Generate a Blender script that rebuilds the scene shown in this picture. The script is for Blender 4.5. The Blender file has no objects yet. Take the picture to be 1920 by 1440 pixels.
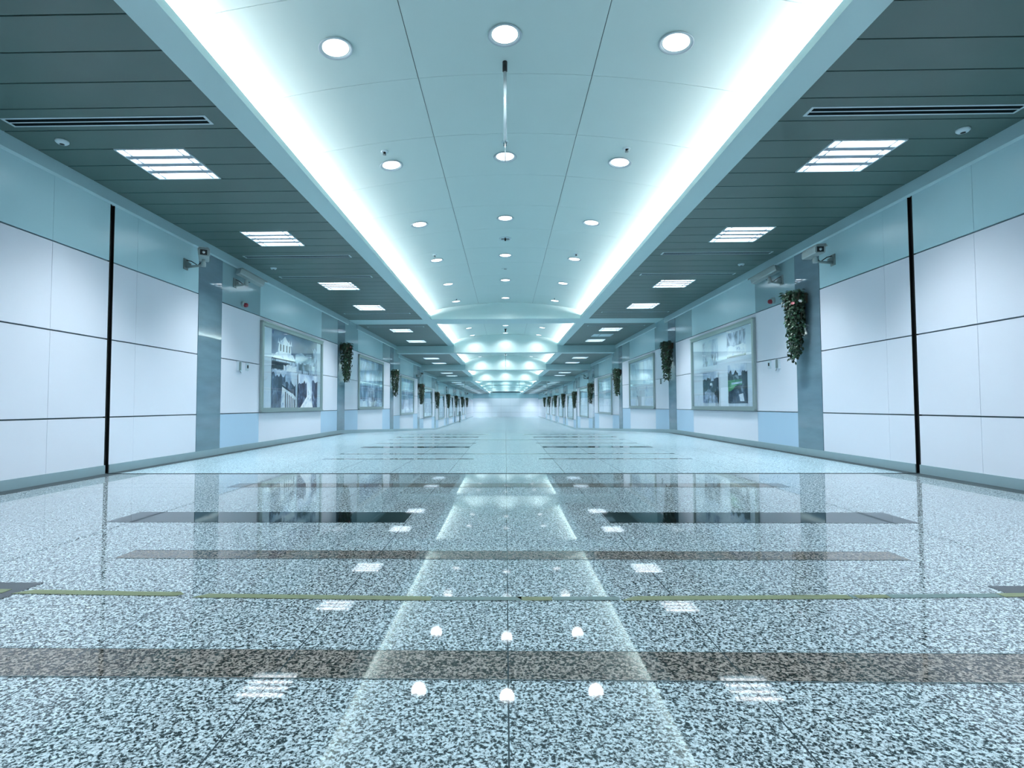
import bpy, bmesh, math, random
from mathutils import Vector, Matrix
random.seed(7)
S = bpy.context.scene
C = S.collection
PI = math.pi

# ------------------------------------------------------------------ camera
CAMH = 0.695
F, PITCH, YAW, ROLL, CX = 1003.5674, .0399, -.0197, .003, -.0039
cam_d = bpy.data.cameras.new('camera')
cam = bpy.data.objects.new('camera', cam_d)
C.objects.link(cam)
cam_d.sensor_fit = 'HORIZONTAL'
cam_d.sensor_width = 36.0
cam_d.lens = F / 1920 * 36.0
cam_d.shift_x = 31.78 / 1920
cam_d.shift_y = 0.08 / 1920
cam_d.clip_start = 0.02
cam_d.clip_end = 300


def _cam_matrix():
    # picture axes (right, up, forward) in a frame of X right, Y up, Z along the corridor
    c, s = math.cos(YAW), math.sin(YAW)
    A = Matrix(((c, 0, -s), (0, 1, 0), (s, 0, c)))
    c, s = math.cos(PITCH), math.sin(PITCH)
    B = Matrix(((1, 0, 0), (0, c, -s), (0, s, c)))
    c, s = math.cos(ROLL), math.sin(ROLL)
    D = Matrix(((c, -s, 0), (s, c, 0), (0, 0, 1)))
    R = D @ B @ A
    rows = [Vector((r[0], r[2], r[1])) for r in R]      # to Blender: x, y forward, z up
    m = Matrix.Identity(4)
    for i in range(3):
        m[i][0], m[i][1], m[i][2] = rows[0][i], rows[1][i], -rows[2][i]
    m[0][3], m[1][3], m[2][3] = CX, 0.0, CAMH
    return m


cam.matrix_world = _cam_matrix()
S.camera = cam

# ------------------------------------------------------------------ world, exposure, integrator
wd = bpy.data.worlds.new('world')
S.world = wd
wd.use_nodes = True
wd.node_tree.nodes['Background'].inputs[0].default_value = (.55, .85, 1, 1)
wd.node_tree.nodes['Background'].inputs[1].default_value = 0.02
S.view_settings.view_transform = 'Standard'
S.view_settings.look = 'None'
S.view_settings.gamma = 1
S.view_settings.use_curve_mapping = False
S.view_settings.exposure = 0.32
S.cycles.max_bounces = 8
S.cycles.diffuse_bounces = 5
S.cycles.glossy_bounces = 4
S.cycles.transparent_max_bounces = 8
S.cycles.use_denoising = True
S.cycles.sample_clamp_indirect = 6
S.cycles.caustics_reflective = False
S.cycles.caustics_refractive = False

# light levels of the fixtures
LAMP = (.87, .95, 1.0)
W_TROFFER = 21.0        # watts of each square ceiling light
W_DOWN = 29.0           # watts of each round downlight
E_COVE = 47.0           # emission of the cove tubes


# ------------------------------------------------------------------ materials
def lin(r, g, b):
    f = lambda v: (v / 12.92 if v <= .04045 else ((v + .055) / 1.055) ** 2.4)
    return (f(r / 255), f(g / 255), f(b / 255), 1)


def newmat(name):
    m = bpy.data.materials.new(name)
    m.use_nodes = True
    nt = m.node_tree
    return m, nt, nt.nodes['Principled BSDF'], nt.nodes, nt.links


def plain(name, col, rough=.5, metal=0, vary=.04, scale=3.0, spec=.5):
    """a surface with faint procedural unevenness"""
    m, nt, b, N, L = newmat(name)
    tc = N.new('ShaderNodeTexCoord')
    nz = N.new('ShaderNodeTexNoise')
    nz.inputs['Scale'].default_value = scale
    nz.inputs['Detail'].default_value = 3
    L.new(tc.outputs['Object'], nz.inputs['Vector'])
    mp = N.new('ShaderNodeMapRange')
    mp.inputs['To Min'].default_value = 1 - vary
    mp.inputs['To Max'].default_value = 1 + vary
    L.new(nz.outputs['Fac'], mp.inputs['Value'])
    mx = N.new('ShaderNodeVectorMath')
    mx.operation = 'SCALE'
    mx.inputs[0].default_value = col[:3]
    L.new(mp.outputs[0], mx.inputs['Scale'])
    L.new(mx.outputs[0], b.inputs['Base Color'])
    b.inputs['Roughness'].default_value = rough
    b.inputs['Metallic'].default_value = metal
    b.inputs['Specular IOR Level'].default_value = spec
    return m


def emis(name, col, k):
    m, nt, b, N, L = newmat(name)
    b.inputs['Base Color'].default_value = (.8, .9, .95, 1)
    b.inputs['Emission Color'].default_value = (*col[:3], 1)
    b.inputs['Emission Strength'].default_value = k
    return m


def granite(name, lights, mids, darks, cut, rough, scale=70, joints=True, spec=.5):
    m, nt, b, N, L = newmat(name)
    tc = N.new('ShaderNodeTexCoord')
    n1 = N.new('ShaderNodeTexNoise')
    n1.inputs['Scale'].default_value = scale
    n1.inputs['Detail'].default_value = 3.5
    n1.inputs['Roughness'].default_value = .62
    n1.inputs['Distortion'].default_value = .6
    L.new(tc.outputs['Object'], n1.inputs['Vector'])
    r = N.new('ShaderNodeValToRGB')
    e = r.color_ramp.elements
    e[0].position, e[0].color = cut - .045, darks
    e[1].position, e[1].color = cut + .045, lights
    k = e.new(cut)
    k.color = mids
    n3 = N.new('ShaderNodeTexNoise')
    n3.inputs['Scale'].default_value = scale * .48
    n3.inputs['Detail'].default_value = 2
    n3.inputs['Distortion'].default_value = .8
    L.new(tc.outputs['Object'], n3.inputs['Vector'])
    mf = N.new('ShaderNodeMix')
    mf.inputs['Factor'].default_value = .30
    L.new(n1.outputs['Fac'], mf.inputs['A'])
    L.new(n3.outputs['Fac'], mf.inputs['B'])
    L.new(mf.outputs['Result'], r.inputs['Fac'])
    n2 = N.new('ShaderNodeTexVoronoi')
    n2.inputs['Scale'].default_value = scale * 1.25
    L.new(tc.outputs['Object'], n2.inputs['Vector'])
    bw = N.new('ShaderNodeRGBToBW')
    L.new(n2.outputs['Color'], bw.inputs[0])
    mr = N.new('ShaderNodeMapRange')
    mr.inputs['To Min'].default_value = .62
    mr.inputs['To Max'].default_value = 1.15
    L.new(bw.outputs[0], mr.inputs['Value'])
    mul = N.new('ShaderNodeVectorMath')
    mul.operation = 'SCALE'
    L.new(r.outputs['Color'], mul.inputs[0])
    L.new(mr.outputs[0], mul.inputs['Scale'])
    out = mul.outputs[0]
    if joints:
        sx = N.new('ShaderNodeSeparateXYZ')
        L.new(tc.outputs['Object'], sx.inputs[0])
        a = N.new('ShaderNodeMath'); a.operation = 'PINGPONG'
        a.inputs[1].default_value = .3
        L.new(sx.outputs['X'], a.inputs[0])
        lt = N.new('ShaderNodeMath'); lt.operation = 'LESS_THAN'
        lt.inputs[1].default_value = .0019
        L.new(a.outputs[0], lt.inputs[0])
        # keep only every second line (tiles 0.6 m wide)
        mix = N.new('ShaderNodeMix'); mix.data_type = 'RGBA'
        L.new(lt.outputs[0], mix.inputs['Factor'])
        L.new(out, mix.inputs['A'])
        mix.inputs['B'].default_value = (.04, .06, .07, 1)
        out = mix.outputs['Result']
    L.new(out, b.inputs['Base Color'])
    b.inputs['Roughness'].default_value = rough
    b.inputs['Specular IOR Level'].default_value = spec
    return m


M = {}
M['panel'] = plain('enamel wall panel', (.77, .80, .885, 1), .32, vary=.01)
M['panel_far_lit'] = plain('far wall panel with lamp wash', (.88, .92, .98, 1), .4, vary=.01)  # wall panel lightened in its colour to stand for the lamps' wash
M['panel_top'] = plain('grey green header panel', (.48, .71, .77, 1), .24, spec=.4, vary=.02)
M['panel_grey'] = plain('blue grey wall panel', (.45, .62, .78, 1), .3, vary=.02)
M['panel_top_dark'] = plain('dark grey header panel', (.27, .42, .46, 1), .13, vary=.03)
M['groove'] = plain('joint groove', (.10, .16, .18, 1), .6)
M['black'] = plain('black metal', (.004, .006, .006, 1), .4)
M['slot_black'] = plain('matt black strip', (.006, .012, .014, 1), .9, spec=.05)
M['base'] = plain('stone skirting', (.27, .38, .42, 1), .3, vary=.06, scale=9)
M['crown'] = plain('painted metal crown', (.38, .56, .60, 1), .35, vary=.02)
M['beam'] = plain('painted metal beam', (.48, .67, .68, 1), .35, vary=.02)
M['lunette'] = plain('pale end panel', (.74, .90, .88, 1), .55, vary=.015)
M['vault'] = plain('pale vault sheet', (.58, .73, .71, 1), .55, vary=.015)
M['strip'] = plain('grey green ceiling strip', (.066, .122, .112, 1), .38, vary=.05, scale=5)
M['void'] = plain('ceiling void', (.012, .02, .02, 1), .8)
M['white_metal'] = plain('white enamelled metal', (.62, .76, .80, 1), .35)
M['ring'] = plain('downlight rim paint', (.42, .52, .56, 1), .4)
M['vent_rim'] = plain('vent rim paint', (.55, .68, .72, 1), .4)
M['alu'] = plain('brushed aluminium', (.42, .50, .48, 1), .3, metal=.8, vary=.05)
M['chrome'] = plain('chromed metal', (.80, .90, .92, 1), .22, metal=.6)
M['glowtube'] = emis('fluorescent tube', (.93, .97, 1, 1), 5.5)
M['lens'] = emis('downlight lens', (.95, .98, 1, 1), 2.4)
M['cove'] = emis('cove tube', (1.0, .95, .97, 1), E_COVE)
M['reflector'] = plain('reflector', (.30, .37, .44, 1), .3)
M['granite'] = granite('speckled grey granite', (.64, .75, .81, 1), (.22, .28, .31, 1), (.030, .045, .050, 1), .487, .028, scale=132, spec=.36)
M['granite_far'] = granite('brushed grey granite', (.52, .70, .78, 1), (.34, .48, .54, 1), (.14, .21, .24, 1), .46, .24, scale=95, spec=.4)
M['pink'] = granite('pinkish granite', (.36, .325, .30, 1), (.17, .16, .15, 1), (.022, .03, .03, 1), .50, .03, scale=120, spec=.36)
M['slate'] = plain('polished black stone', (.008, .014, .016, 1), .03, vary=.2, scale=20, spec=.38)
M['edge'] = plain('dark stone border', (.05, .07, .08, 1), .45, spec=.2, vary=.1, scale=20)
M['tape'] = plain('yellow floor tape', (.17, .205, .115, 1), .55, vary=.15, scale=30)
M['tape_grey'] = plain('worn grey tape', (.13, .20, .20, 1), .5, vary=.15, scale=30)
M['cam_white'] = plain('camera housing paint', (.33, .41, .41, 1), .4)
M['cam_grey'] = plain('camera bracket paint', (.20, .26, .26, 1), .4)
M['red'] = plain('red plastic', (.22, .015, .03, 1), .3)
M['leaf'] = plain('dark ivy leaf', (.007, .030, .013, 1), .45, vary=.3, scale=30)
M['leaf2'] = plain('mid ivy leaf', (.022, .075, .034, 1), .45, vary=.3, scale=30)
M['stem'] = plain('vine stem', (.06, .05, .03, 1), .7)
M['petal_w'] = plain('white petal', (.75, .78, .75, 1), .5)
M['petal_p'] = plain('pink petal', (.45, .14, .16, 1), .5)
M['paper'] = plain('poster paper', (.74, .82, .90, 1), .5, vary=.01)
M['white_plastic'] = plain('white plastic', (.62, .72, .78, 1), .4)


def pilaster_mat():
    m, nt, b, N, L = newmat('polished blue grey stone')
    tc = N.new('ShaderNodeTexCoord')
    mp = N.new('ShaderNodeMapping')
    mp.inputs['Scale'].default_value = (1, 1.0, 4)
    L.new(tc.outputs['Object'], mp.inputs[0])
    nz = N.new('ShaderNodeTexNoise')
    nz.inputs['Scale'].default_value = 1.6
    nz.inputs['Detail'].default_value = 4
    L.new(mp.outputs[0], nz.inputs['Vector'])
    r = N.new('ShaderNodeValToRGB')
    r.color_ramp.elements[0].position, r.color_ramp.elements[0].color = .3, (.125, .20, .25, 1)
    r.color_ramp.elements[1].position, r.color_ramp.elements[1].color = .7, (.17, .265, .32, 1)
    L.new(nz.outputs['Fac'], r.inputs['Fac'])
    L.new(r.outputs['Color'], b.inputs['Base Color'])
    b.inputs['Roughness'].default_value = .025
    b.inputs['Specular IOR Level'].default_value = .7
    return m


M['pilaster'] = pilaster_mat()


def glass_mat(name, tint, ior=1.45, rough=.0, gain=1.0):
    m, nt, b, N, L = newmat(name)
    N.remove(b)
    out = N['Material Output']
    tr = N.new('ShaderNodeBsdfTransparent')
    tr.inputs[0].default_value = tint
    gl = N.new('ShaderNodeBsdfGlossy')
    gl.inputs['Roughness'].default_value = rough
    gl.inputs['Color'].default_value = (.95, 1, 1, 1)
    fr = N.new('ShaderNodeFresnel')
    geo = N.new('ShaderNodeNewGeometry')
    mr = N.new('ShaderNodeMapRange')          # same reflection from either face of the pane
    mr.inputs['To Min'].default_value = ior
    mr.inputs['To Max'].default_value = 1 / ior
    L.new(geo.outputs['Backfacing'], mr.inputs['Value'])
    L.new(mr.outputs[0], fr.inputs[0])
    mx = N.new('ShaderNodeMixShader')
    L.new(fr.outputs[0], mx.inputs[0])
    L.new(tr.outputs[0], mx.inputs[1])
    L.new(gl.outputs[0], mx.inputs[2])
    L.new(mx.outputs[0], out.inputs['Surface'])
    return m


M['glass'] = glass_mat('clear cover glass', (.97, .99, 1, 1))
M['curtain'] = glass_mat('smoke barrier glass', (.90, .96, .97, 1))


def photo_mat(name, dark, mid, light, scale, stretch=(1, 1, 1), lo=.38, hi=.62, seed=0.0, detail=6, rough=.5):
    """printed photograph: blotchy greys"""
    m, nt, b, N, L = newmat(name)
    tc = N.new('ShaderNodeTexCoord')
    mp = N.new('ShaderNodeMapping')
    mp.inputs['Scale'].default_value = stretch
    mp.inputs['Location'].default_value = (seed, seed * 1.7, seed * .6)
    L.new(tc.outputs['Object'], mp.inputs[0])
    nz = N.new('ShaderNodeTexNoise')
    nz.inputs['Scale'].default_value = scale
    nz.inputs['Detail'].default_value = detail
    nz.inputs['Roughness'].default_value = .6
    nz.inputs['Distortion'].default_value = .5
    L.new(mp.outputs[0], nz.inputs['Vector'])
    r = N.new('ShaderNodeValToRGB')
    e = r.color_ramp.elements
    e[0].position, e[0].color = lo, dark
    e[1].position, e[1].color = hi, light
    k = e.new((lo + hi) / 2)
    k.color = mid
    L.new(nz.outputs['Fac'], r.inputs['Fac'])
    L.new(r.outputs['Color'], b.inputs['Base Color'])
    b.inputs['Roughness'].default_value = rough
    return m


PU = lambda r, g, b: lin(r, g, b)
M['sky_dark'] = photo_mat('print of a dark sky', PU(62, 74, 112), PU(76, 92, 130), PU(100, 120, 156), 1.2, (1, 1, 2), seed=3)
M['cloud'] = photo_mat('print of clouds', PU(110, 130, 165), PU(190, 210, 225), PU(238, 246, 250), 1.5, (1, 1, 2.5), .35, .55, seed=5)
M['tree'] = photo_mat('print of dark trees', PU(28, 38, 62), PU(66, 82, 112), PU(150, 170, 196), 7, (1, 1, .7), .42, .68, seed=8)
M['tree_pale'] = photo_mat('print of pale trees', PU(70, 84, 112), PU(160, 176, 200), PU(215, 226, 240), 8, (1, 1, .5), .36, .56, seed=1)
M['print_white'] = photo_mat('print of white stone', PU(140, 160, 190), PU(210, 224, 238), PU(240, 246, 250), 9, (1, 1, 1), .3, .5, seed=2)
M['print_dark'] = plain('print of dark shadow', PU(32, 42, 62), .5)
M['garden_dark'] = photo_mat('print of a dark garden', PU(22, 34, 46), PU(50, 70, 84), PU(150, 172, 190), 7, (1, 1, 1), .42, .72, seed=11)
M['garden_path'] = photo_mat('print of a pale path', PU(60, 76, 96), PU(120, 140, 165), PU(190, 205, 225), 9, (1, 1, 1), .35, .65, seed=12)
M['garden_sky'] = photo_mat('print of a pale sky', PU(150, 172, 200), PU(188, 208, 228), PU(222, 234, 244), 2, (1, 1, 1), .35, .6, seed=13)
M['lawn'] = photo_mat('print of a green lawn', PU(34, 92, 62), PU(60, 140, 84), PU(120, 190, 140), 5, (1, 1, 3), .4, .65, seed=14)
M['mist'] = photo_mat('print of mist and mountains', PU(58, 76, 116), PU(120, 146, 186), PU(212, 228, 244), 1.6, (1, 1, .7), .38, .6, seed=21)
M['mist_trees'] = photo_mat('print of misty trees', PU(66, 86, 124), PU(140, 162, 196), PU(205, 220, 240), 3.2, (1, 1.4, .45), .38, .62, seed=24)
M['faint'] = photo_mat('print of faint buildings', PU(120, 138, 168), PU(176, 194, 218), PU(205, 222, 240), 4, (1, 2.2, .5), .36, .55, seed=31)


# ------------------------------------------------------------------ mesh helpers
class MB:
    def __init__(s):
        s.v, s.f, s.m, s.mats, s.sm = [], [], [], [], []

    def mi(s, mat):
        mat = M[mat] if isinstance(mat, str) else mat
        if mat not in s.mats:
            s.mats.append(mat)
        return s.mats.index(mat)

    def face(s, pts, mat, smooth=False):
        k = len(s.v)
        s.v += [tuple(p) for p in pts]
        s.f.append(list(range(k, k + len(pts))))
        s.m.append(s.mi(mat))
        s.sm.append(smooth)

    def hexa(s, p, mat):
        """8 points: bottom 0-3 (ccw from above), top 4-7"""
        k = len(s.v)
        s.v += [tuple(q) for q in p]
        for q in ((3, 2, 1, 0), (4, 5, 6, 7), (0, 1, 5, 4), (1, 2, 6, 5), (2, 3, 7, 6), (3, 0, 4, 7)):
            s.f.append([k + i for i in q])
            s.m.append(s.mi(mat))
            s.sm.append(False)

    def box(s, x0, x1, y0, y1, z0, z1, mat):
        x0, x1 = min(x0, x1), max(x0, x1)
        y0, y1 = min(y0, y1), max(y0, y1)
        s.hexa([(x0, y0, z0), (x1, y0, z0), (x1, y1, z0), (x0, y1, z0), (x0, y0, z1), (x1, y0, z1), (x1, y1, z1), (x0, y1, z1)], mat)

    def wedge(s, x0, x1, y0, y1, za0, za1, zb0, zb1, mat):
        """box whose bottom/top heights differ at y0 (za) and y1 (zb)"""
        x0, x1 = min(x0, x1), max(x0, x1)
        s.hexa([(x0, y0, za0), (x1, y0, za0), (x1, y1, zb0), (x0, y1, zb0), (x0, y0, za1), (x1, y0, za1), (x1, y1, zb1), (x0, y1, zb1)], mat)

    def prism(s, prof, y0, y1, mat):
        """closed profile of (x,z) swept along y"""
        n = len(prof)
        a = sum(prof[i][0] * prof[(i + 1) % n][1] - prof[(i + 1) % n][0] * prof[i][1] for i in range(n))
        if a < 0:
            prof = prof[::-1]
        k = len(s.v)
        s.v += [(x, y0, z) for x, z in prof] + [(x, y1, z) for x, z in prof]
        for i in range(n):
            j = (i + 1) % n
            s.f.append([k + i, k + j, k + n + j, k + n + i]); s.m.append(s.mi(mat)); s.sm.append(False)
        s.f.append([k + i for i in range(n)]); s.m.append(s.mi(mat)); s.sm.append(False)
        s.f.append([k + n + i for i in range(n)][::-1]); s.m.append(s.mi(mat)); s.sm.append(False)

    def lathe(s, prof, mat, n=32, axis='Z', at=(0, 0, 0), cap=True):
        """profile of (r, h) turned about an axis"""
        k = len(s.v)
        for r, h in prof:
            for i in range(n):
                a = 2 * PI * i / n
                p = (r * math.cos(a), r * math.sin(a), h)
                if axis == 'Y':
                    p = (p[0], p[2], p[1])
                if axis == 'X':
                    p = (p[2], p[0], p[1])
                s.v.append((p[0] + at[0], p[1] + at[1], p[2] + at[2]))
        for j in range(len(prof) - 1):
            for i in range(n):
                i2 = (i + 1) % n
                s.f.append([k + j * n + i, k + j * n + i2, k + (j + 1) * n + i2, k + (j + 1) * n + i])
                s.m.append(s.mi(mat)); s.sm.append(True)
        if cap:
            for j in (0, len(prof) - 1):
                if prof[j][0] > 1e-5:
                    s.f.append([k + j * n + i for i in range(n)]); s.m.append(s.mi(mat)); s.sm.append(False)

    def tube(s, pts, r, mat, n=10):
        pts = [Vector(p) for p in pts]
        k = len(s.v)
        up = Vector((0, 0, 1))
        for i, p in enumerate(pts):
            d = (pts[min(i + 1, len(pts) - 1)] - pts[max(i - 1, 0)]).normalized()
            u = d.cross(up if abs(d.z) < .95 else Vector((1, 0, 0))).normalized()
            w = d.cross(u)
            rr = r[i] if isinstance(r, (list, tuple)) else r
            for j in range(n):
                a = 2 * PI * j / n
                s.v.append(tuple(p + u * math.cos(a) * rr + w * math.sin(a) * rr))
        for i in range(len(pts) - 1):
            for j in range(n):
                j2 = (j + 1) % n
                s.f.append([k + i * n + j, k + i * n + j2, k + (i + 1) * n + j2, k + (i + 1) * n + j]); s.m.append(s.mi(mat)); s.sm.append(True)
        for e in (0, len(pts) - 1):
            s.f.append([k + e * n + j for j in range(n)]); s.m.append(s.mi(mat)); s.sm.append(False)

    def build(s, name, parent=None, fix=True):
        me = bpy.data.meshes.new(name)
        me.from_pydata(s.v, [], s.f)
        for mt in s.mats:
            me.materials.append(mt)
        me.polygons.foreach_set('material_index', s.m)
        me.polygons.foreach_set('use_smooth', s.sm)
        me.update()
        if fix:
            bm = bmesh.new(); bm.from_mesh(me)
            bmesh.ops.recalc_face_normals(bm, faces=bm.faces)
            bm.to_mesh(me); bm.free()
        o = bpy.data.objects.new(name, me)
        C.objects.link(o)
        if parent:
            o.parent = parent
        return o


def tag(o, label=None, cat=None, group=None, kind=None):
    if label: o['label'] = label
    if cat: o['category'] = cat
    if group: o['group'] = group
    if kind: o['kind'] = kind
    return o


def thing(name, label, cat, loc=(0, 0, 0), rz=0, group=None):
    o = bpy.data.objects.new(name, None)
    o.empty_display_size = .1
    C.objects.link(o)
    o.location = loc
    o.rotation_euler = (0, 0, rz)
    return tag(o, label, cat, group)


def copy_tree(o, parent=None):
    c = o.copy()
    C.objects.link(c)
    c.parent = parent
    for ch in list(o.children):
        copy_tree(ch, c)
    return c


def place(proto, used, loc, label, group=None, rz=0):
    o = proto if not used[0] else copy_tree(proto)
    used[0] = True
    o.location = loc
    o.rotation_euler = (0, 0, rz)
    o['label'] = label
    if group: o['group'] = group
    elif 'group' in o.keys(): del o['group']
    return o


# ------------------------------------------------------------------ levels along the corridor
WX = 4.15                      # wall face
Y0, Y1 = -6.0, 68.0
CEIL = 2.961
BEAMS = [(13.96, .78), (20.24, .42), (26.10, .42), (32.00, .42), (38.0, .42), (44.0, .42), (50.0, .42), (56.0, .42)]
DROP = [0, 0, .265, .53, .79, .79, .79, .79, .79]     # ceiling drop of each bay
BAYS = []
_y = Y0
for i, (b, t) in enumerate(BEAMS + [(Y1, 0)]):
    BAYS.append((_y, b, DROP[i]))
    _y = b + t
RY0, RY1, RD = 13.4, 32.0, .745


def floor_z(y):
    if y <= RY0: return 0.0
    if y >= RY1: return -RD
    return -RD * (y - RY0) / (RY1 - RY0)


def wall_drop(y):              # the cladding steps down at the third, fourth and fifth pilaster
    return 0 if y < 19.0 else .265 if y < 25.0 else .53 if y < 31.0 else .77


def ceil_drop(y):
    d = 0
    for i, (b, t) in enumerate(BEAMS):
        if y >= b: d = DROP[i + 1]
    return d


PIL = [7.10 + 6 * k for k in range(9)]
PW = .60

# ------------------------------------------------------------------ floor
fm = MB()
XE = WX + .05
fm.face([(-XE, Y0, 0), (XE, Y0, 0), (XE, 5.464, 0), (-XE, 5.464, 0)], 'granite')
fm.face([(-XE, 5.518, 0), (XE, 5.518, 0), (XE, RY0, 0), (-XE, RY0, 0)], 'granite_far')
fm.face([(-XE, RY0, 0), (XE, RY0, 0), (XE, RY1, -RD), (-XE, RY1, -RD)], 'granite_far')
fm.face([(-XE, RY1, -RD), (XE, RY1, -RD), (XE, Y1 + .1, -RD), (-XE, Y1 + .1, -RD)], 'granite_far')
EPS = .0012


def inlay(x0, x1, y0, y1, mat, e=EPS):
    fm.face([(x0, y0, floor_z(y0) + e), (x1, y0, floor_z(y0) + e), (x1, y1, floor_z(y1) + e), (x0, y1, floor_z(y1) + e)], mat)


for s in (-1, 1):
    for (y0, y1) in ((3.20, 3.51), (8.83, 9.10), (11.66, 11.90)):
        inlay(min(s * .61, s * 2.41), max(s * .61, s * 2.41), y0, y1, 'slate')
    inlay(min(s * 1.83, s * 3.6), max(s * 1.83, s * 3.6), 1.905, 2.11, 'slate')
    inlay(min(s * 3.98, s * 4.16), max(s * 3.98, s * 4.16), Y0, 5.464, 'edge')
    inlay(min(s * 4.02, s * 4.16), max(s * 4.02, s * 4.16), 5.518, RY0, 'edge')
    for (x0, x1, y0, y1) in ((.42, 2.4, 6.94, 7.03), (.55, 2.4, 9.84, 9.92), (.42, 2.4, 12.8, 12.9)):
        inlay(min(s * x0, s * x1), max(s * x0, s * x1), y0, y1, 'pink')
inlay(-4.0, 4.0, 1.385, 1.543, 'pink')
for yy in (1.3835, 1.5435, 2.4465, 2.5855, 4.58, 4.80):
    inlay(-1.8 if 2 < yy < 3 else -4.0, 1.8 if 2 < yy < 3 else 4.0, yy - .0015, yy + .0015, 'groove', EPS * 1.4)
inlay(-1.80, 1.80, 2.448, 2.585, 'pink')
inlay(-2.40, 2.40, 4.58, 4.80, 'pink')
inlay(-2.40, 2.40, 7.68, 7.76, 'pink')
inlay(-2.40, 2.40, 10.84, 10.92, 'pink')
tag(fm.build('floor', fix=False), kind='structure')

mb = MB()
mb.box(-WX, WX, 5.465, 5.517, -.02, .0005, 'slot_black')
tag(mb.build('trim_1'), kind='structure')

# ------------------------------------------------------------------ side walls
J3, J2, J1, CB = .585, 1.397, 2.216, 2.823
G = .007


def wall(side, name):
    mb = MB()
    bx = side * (WX + .03)
    # dark backing, standing behind the joints
    mb.box(bx, side * (WX + .20), Y0, Y1 + .2, -1.0, 3.7, 'groove')

    def pan(y0, y1, z0, z1, mat, zb=None):
        g = .0015
        if zb is None:
            mb.box(side * WX, side * (WX + .032), y0 + g, y1 - g, z0, z1, mat)

    cols = []      # y0, y1, style
    seams = [Y0, -4.22, -3.10, -1.97, -.85, .275, 1.40, 2.52, 3.65, 4.77, 5.47]
    for a, b in zip(seams[:-1], seams[1:]):
        cols.append((a, b, 'plain'))
    cols.append((5.53, 5.895, 'plain'))
    cols.append((5.895, 7.10, 'plain'))
    for k, p in enumerate(PIL[:-1]):
        cols.append((p + PW, p + 1.82, 'narrow'))
        cols.append((p + 1.82, p + 4.84, 'poster'))
        cols.append((p + 4.84, p + 6.0, 'narrow'))
    y = PIL[-1] + PW
    while y < Y1 - .1:
        cols.append((y, min(y + 1.3, Y1), 'plain'))
        y += 1.3
    for y0, y1, st in cols:
        d = wall_drop(y0 + .01)
        top = CEIL - ceil_drop(y0) + .02
        fz = min(floor_z(y0), floor_z(y1)) - .02
        low = 'panel_grey' if st == 'narrow' else 'panel'
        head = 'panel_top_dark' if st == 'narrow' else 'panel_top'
        pan(y0, y1, fz, J3 - d - G, low)
        if st == 'poster':
            pan(y0, y1, J3 - d + G, J1 - d - G, 'panel')
        else:
            pan(y0, y1, J3 - d + G, J2 - d - G, 'panel')
            pan(y0, y1, J2 - d + G, J1 - d - G, 'panel')
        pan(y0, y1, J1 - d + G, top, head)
    return tag(mb.build(name), kind='structure')


wall(-1, 'wall_left')
wall(1, 'wall_right')

for side, nm in ((-1, 'baseboard_left'), (1, 'baseboard_right')):
    mb = MB()
    ys = [Y0, 5.472, 5.528, RY0, RY1, Y1]
    for a, b in zip(ys[:-1], ys[1:]):
        if b - a < .1: continue
        mb.wedge(side * (WX - .012), side * (WX + .02), a, b, floor_z(a) - .01, floor_z(a) + .09, floor_z(b) - .01, floor_z(b) + .09, 'base')
    tag(mb.build(nm), kind='structure')

# crown moulding under the ceiling, one run per bay
n_trim = 2
for side in (-1, 1):
    mb = MB()
    for (a, b, d) in BAYS:
        z = CEIL - d
        mb.prism([(side * (WX + .01), z - .138), (side * (WX - .004), z - .138), (side * (WX - .022), z - .12), (side * (WX - .022), z + .005), (side * (WX + .01), z + .005)], a, b, 'crown')
    tag(mb.build('trim_%d' % n_trim), kind='structure'); n_trim += 1

# pilasters
for side in (-1, 1):
    for p in PIL:
        mb = MB()
        top = CEIL - ceil_drop(p) - .05
        a, b = p + .004, p + PW - .004
        mb.wedge(side * (WX - .004), side * (WX + .03), a, b, floor_z(a) + .05, top, floor_z(b) + .05, top, 'pilaster')
        tag(mb.build('trim_%d' % n_trim), kind='structure'); n_trim += 1

# ------------------------------------------------------------------ end walls
mb = MB()
mb.box(-WX - .2, WX + .2, Y1 + .03, Y1 + .2, -1, 3.2, 'groove')
for i in range(7):
    x0 = -WX + i * 8.3 / 7
    for z0, z1 in ((-.80, J3 - .77), (J3 - .77, J2 - .77), (J2 - .77, 1.62), (1.62, 2.3)):
        mb.box(x0 + .002, x0 + 8.3 / 7 - .002, Y1, Y1 + .032, z0 + .006, z1 - .006, 'panel_top' if z1 > 2.2 else 'panel_far_lit')  # top row's darker colour paints the lamp cut-off; rows below are painted lit
tag(mb.build('wall_far'), kind='structure')
mb = MB()
mb.box(-WX - .2, WX + .2, Y0 - .2, Y0, -.2, 3.7, 'panel')
tag(mb.build('wall_near'), kind='structure')

# ------------------------------------------------------------------ ceilings
VX, VTOP, VR = 2.46, 3.39, 9.6


def vz(x, d=0):
    return VTOP - d - x * x / (2 * VR)


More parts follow.
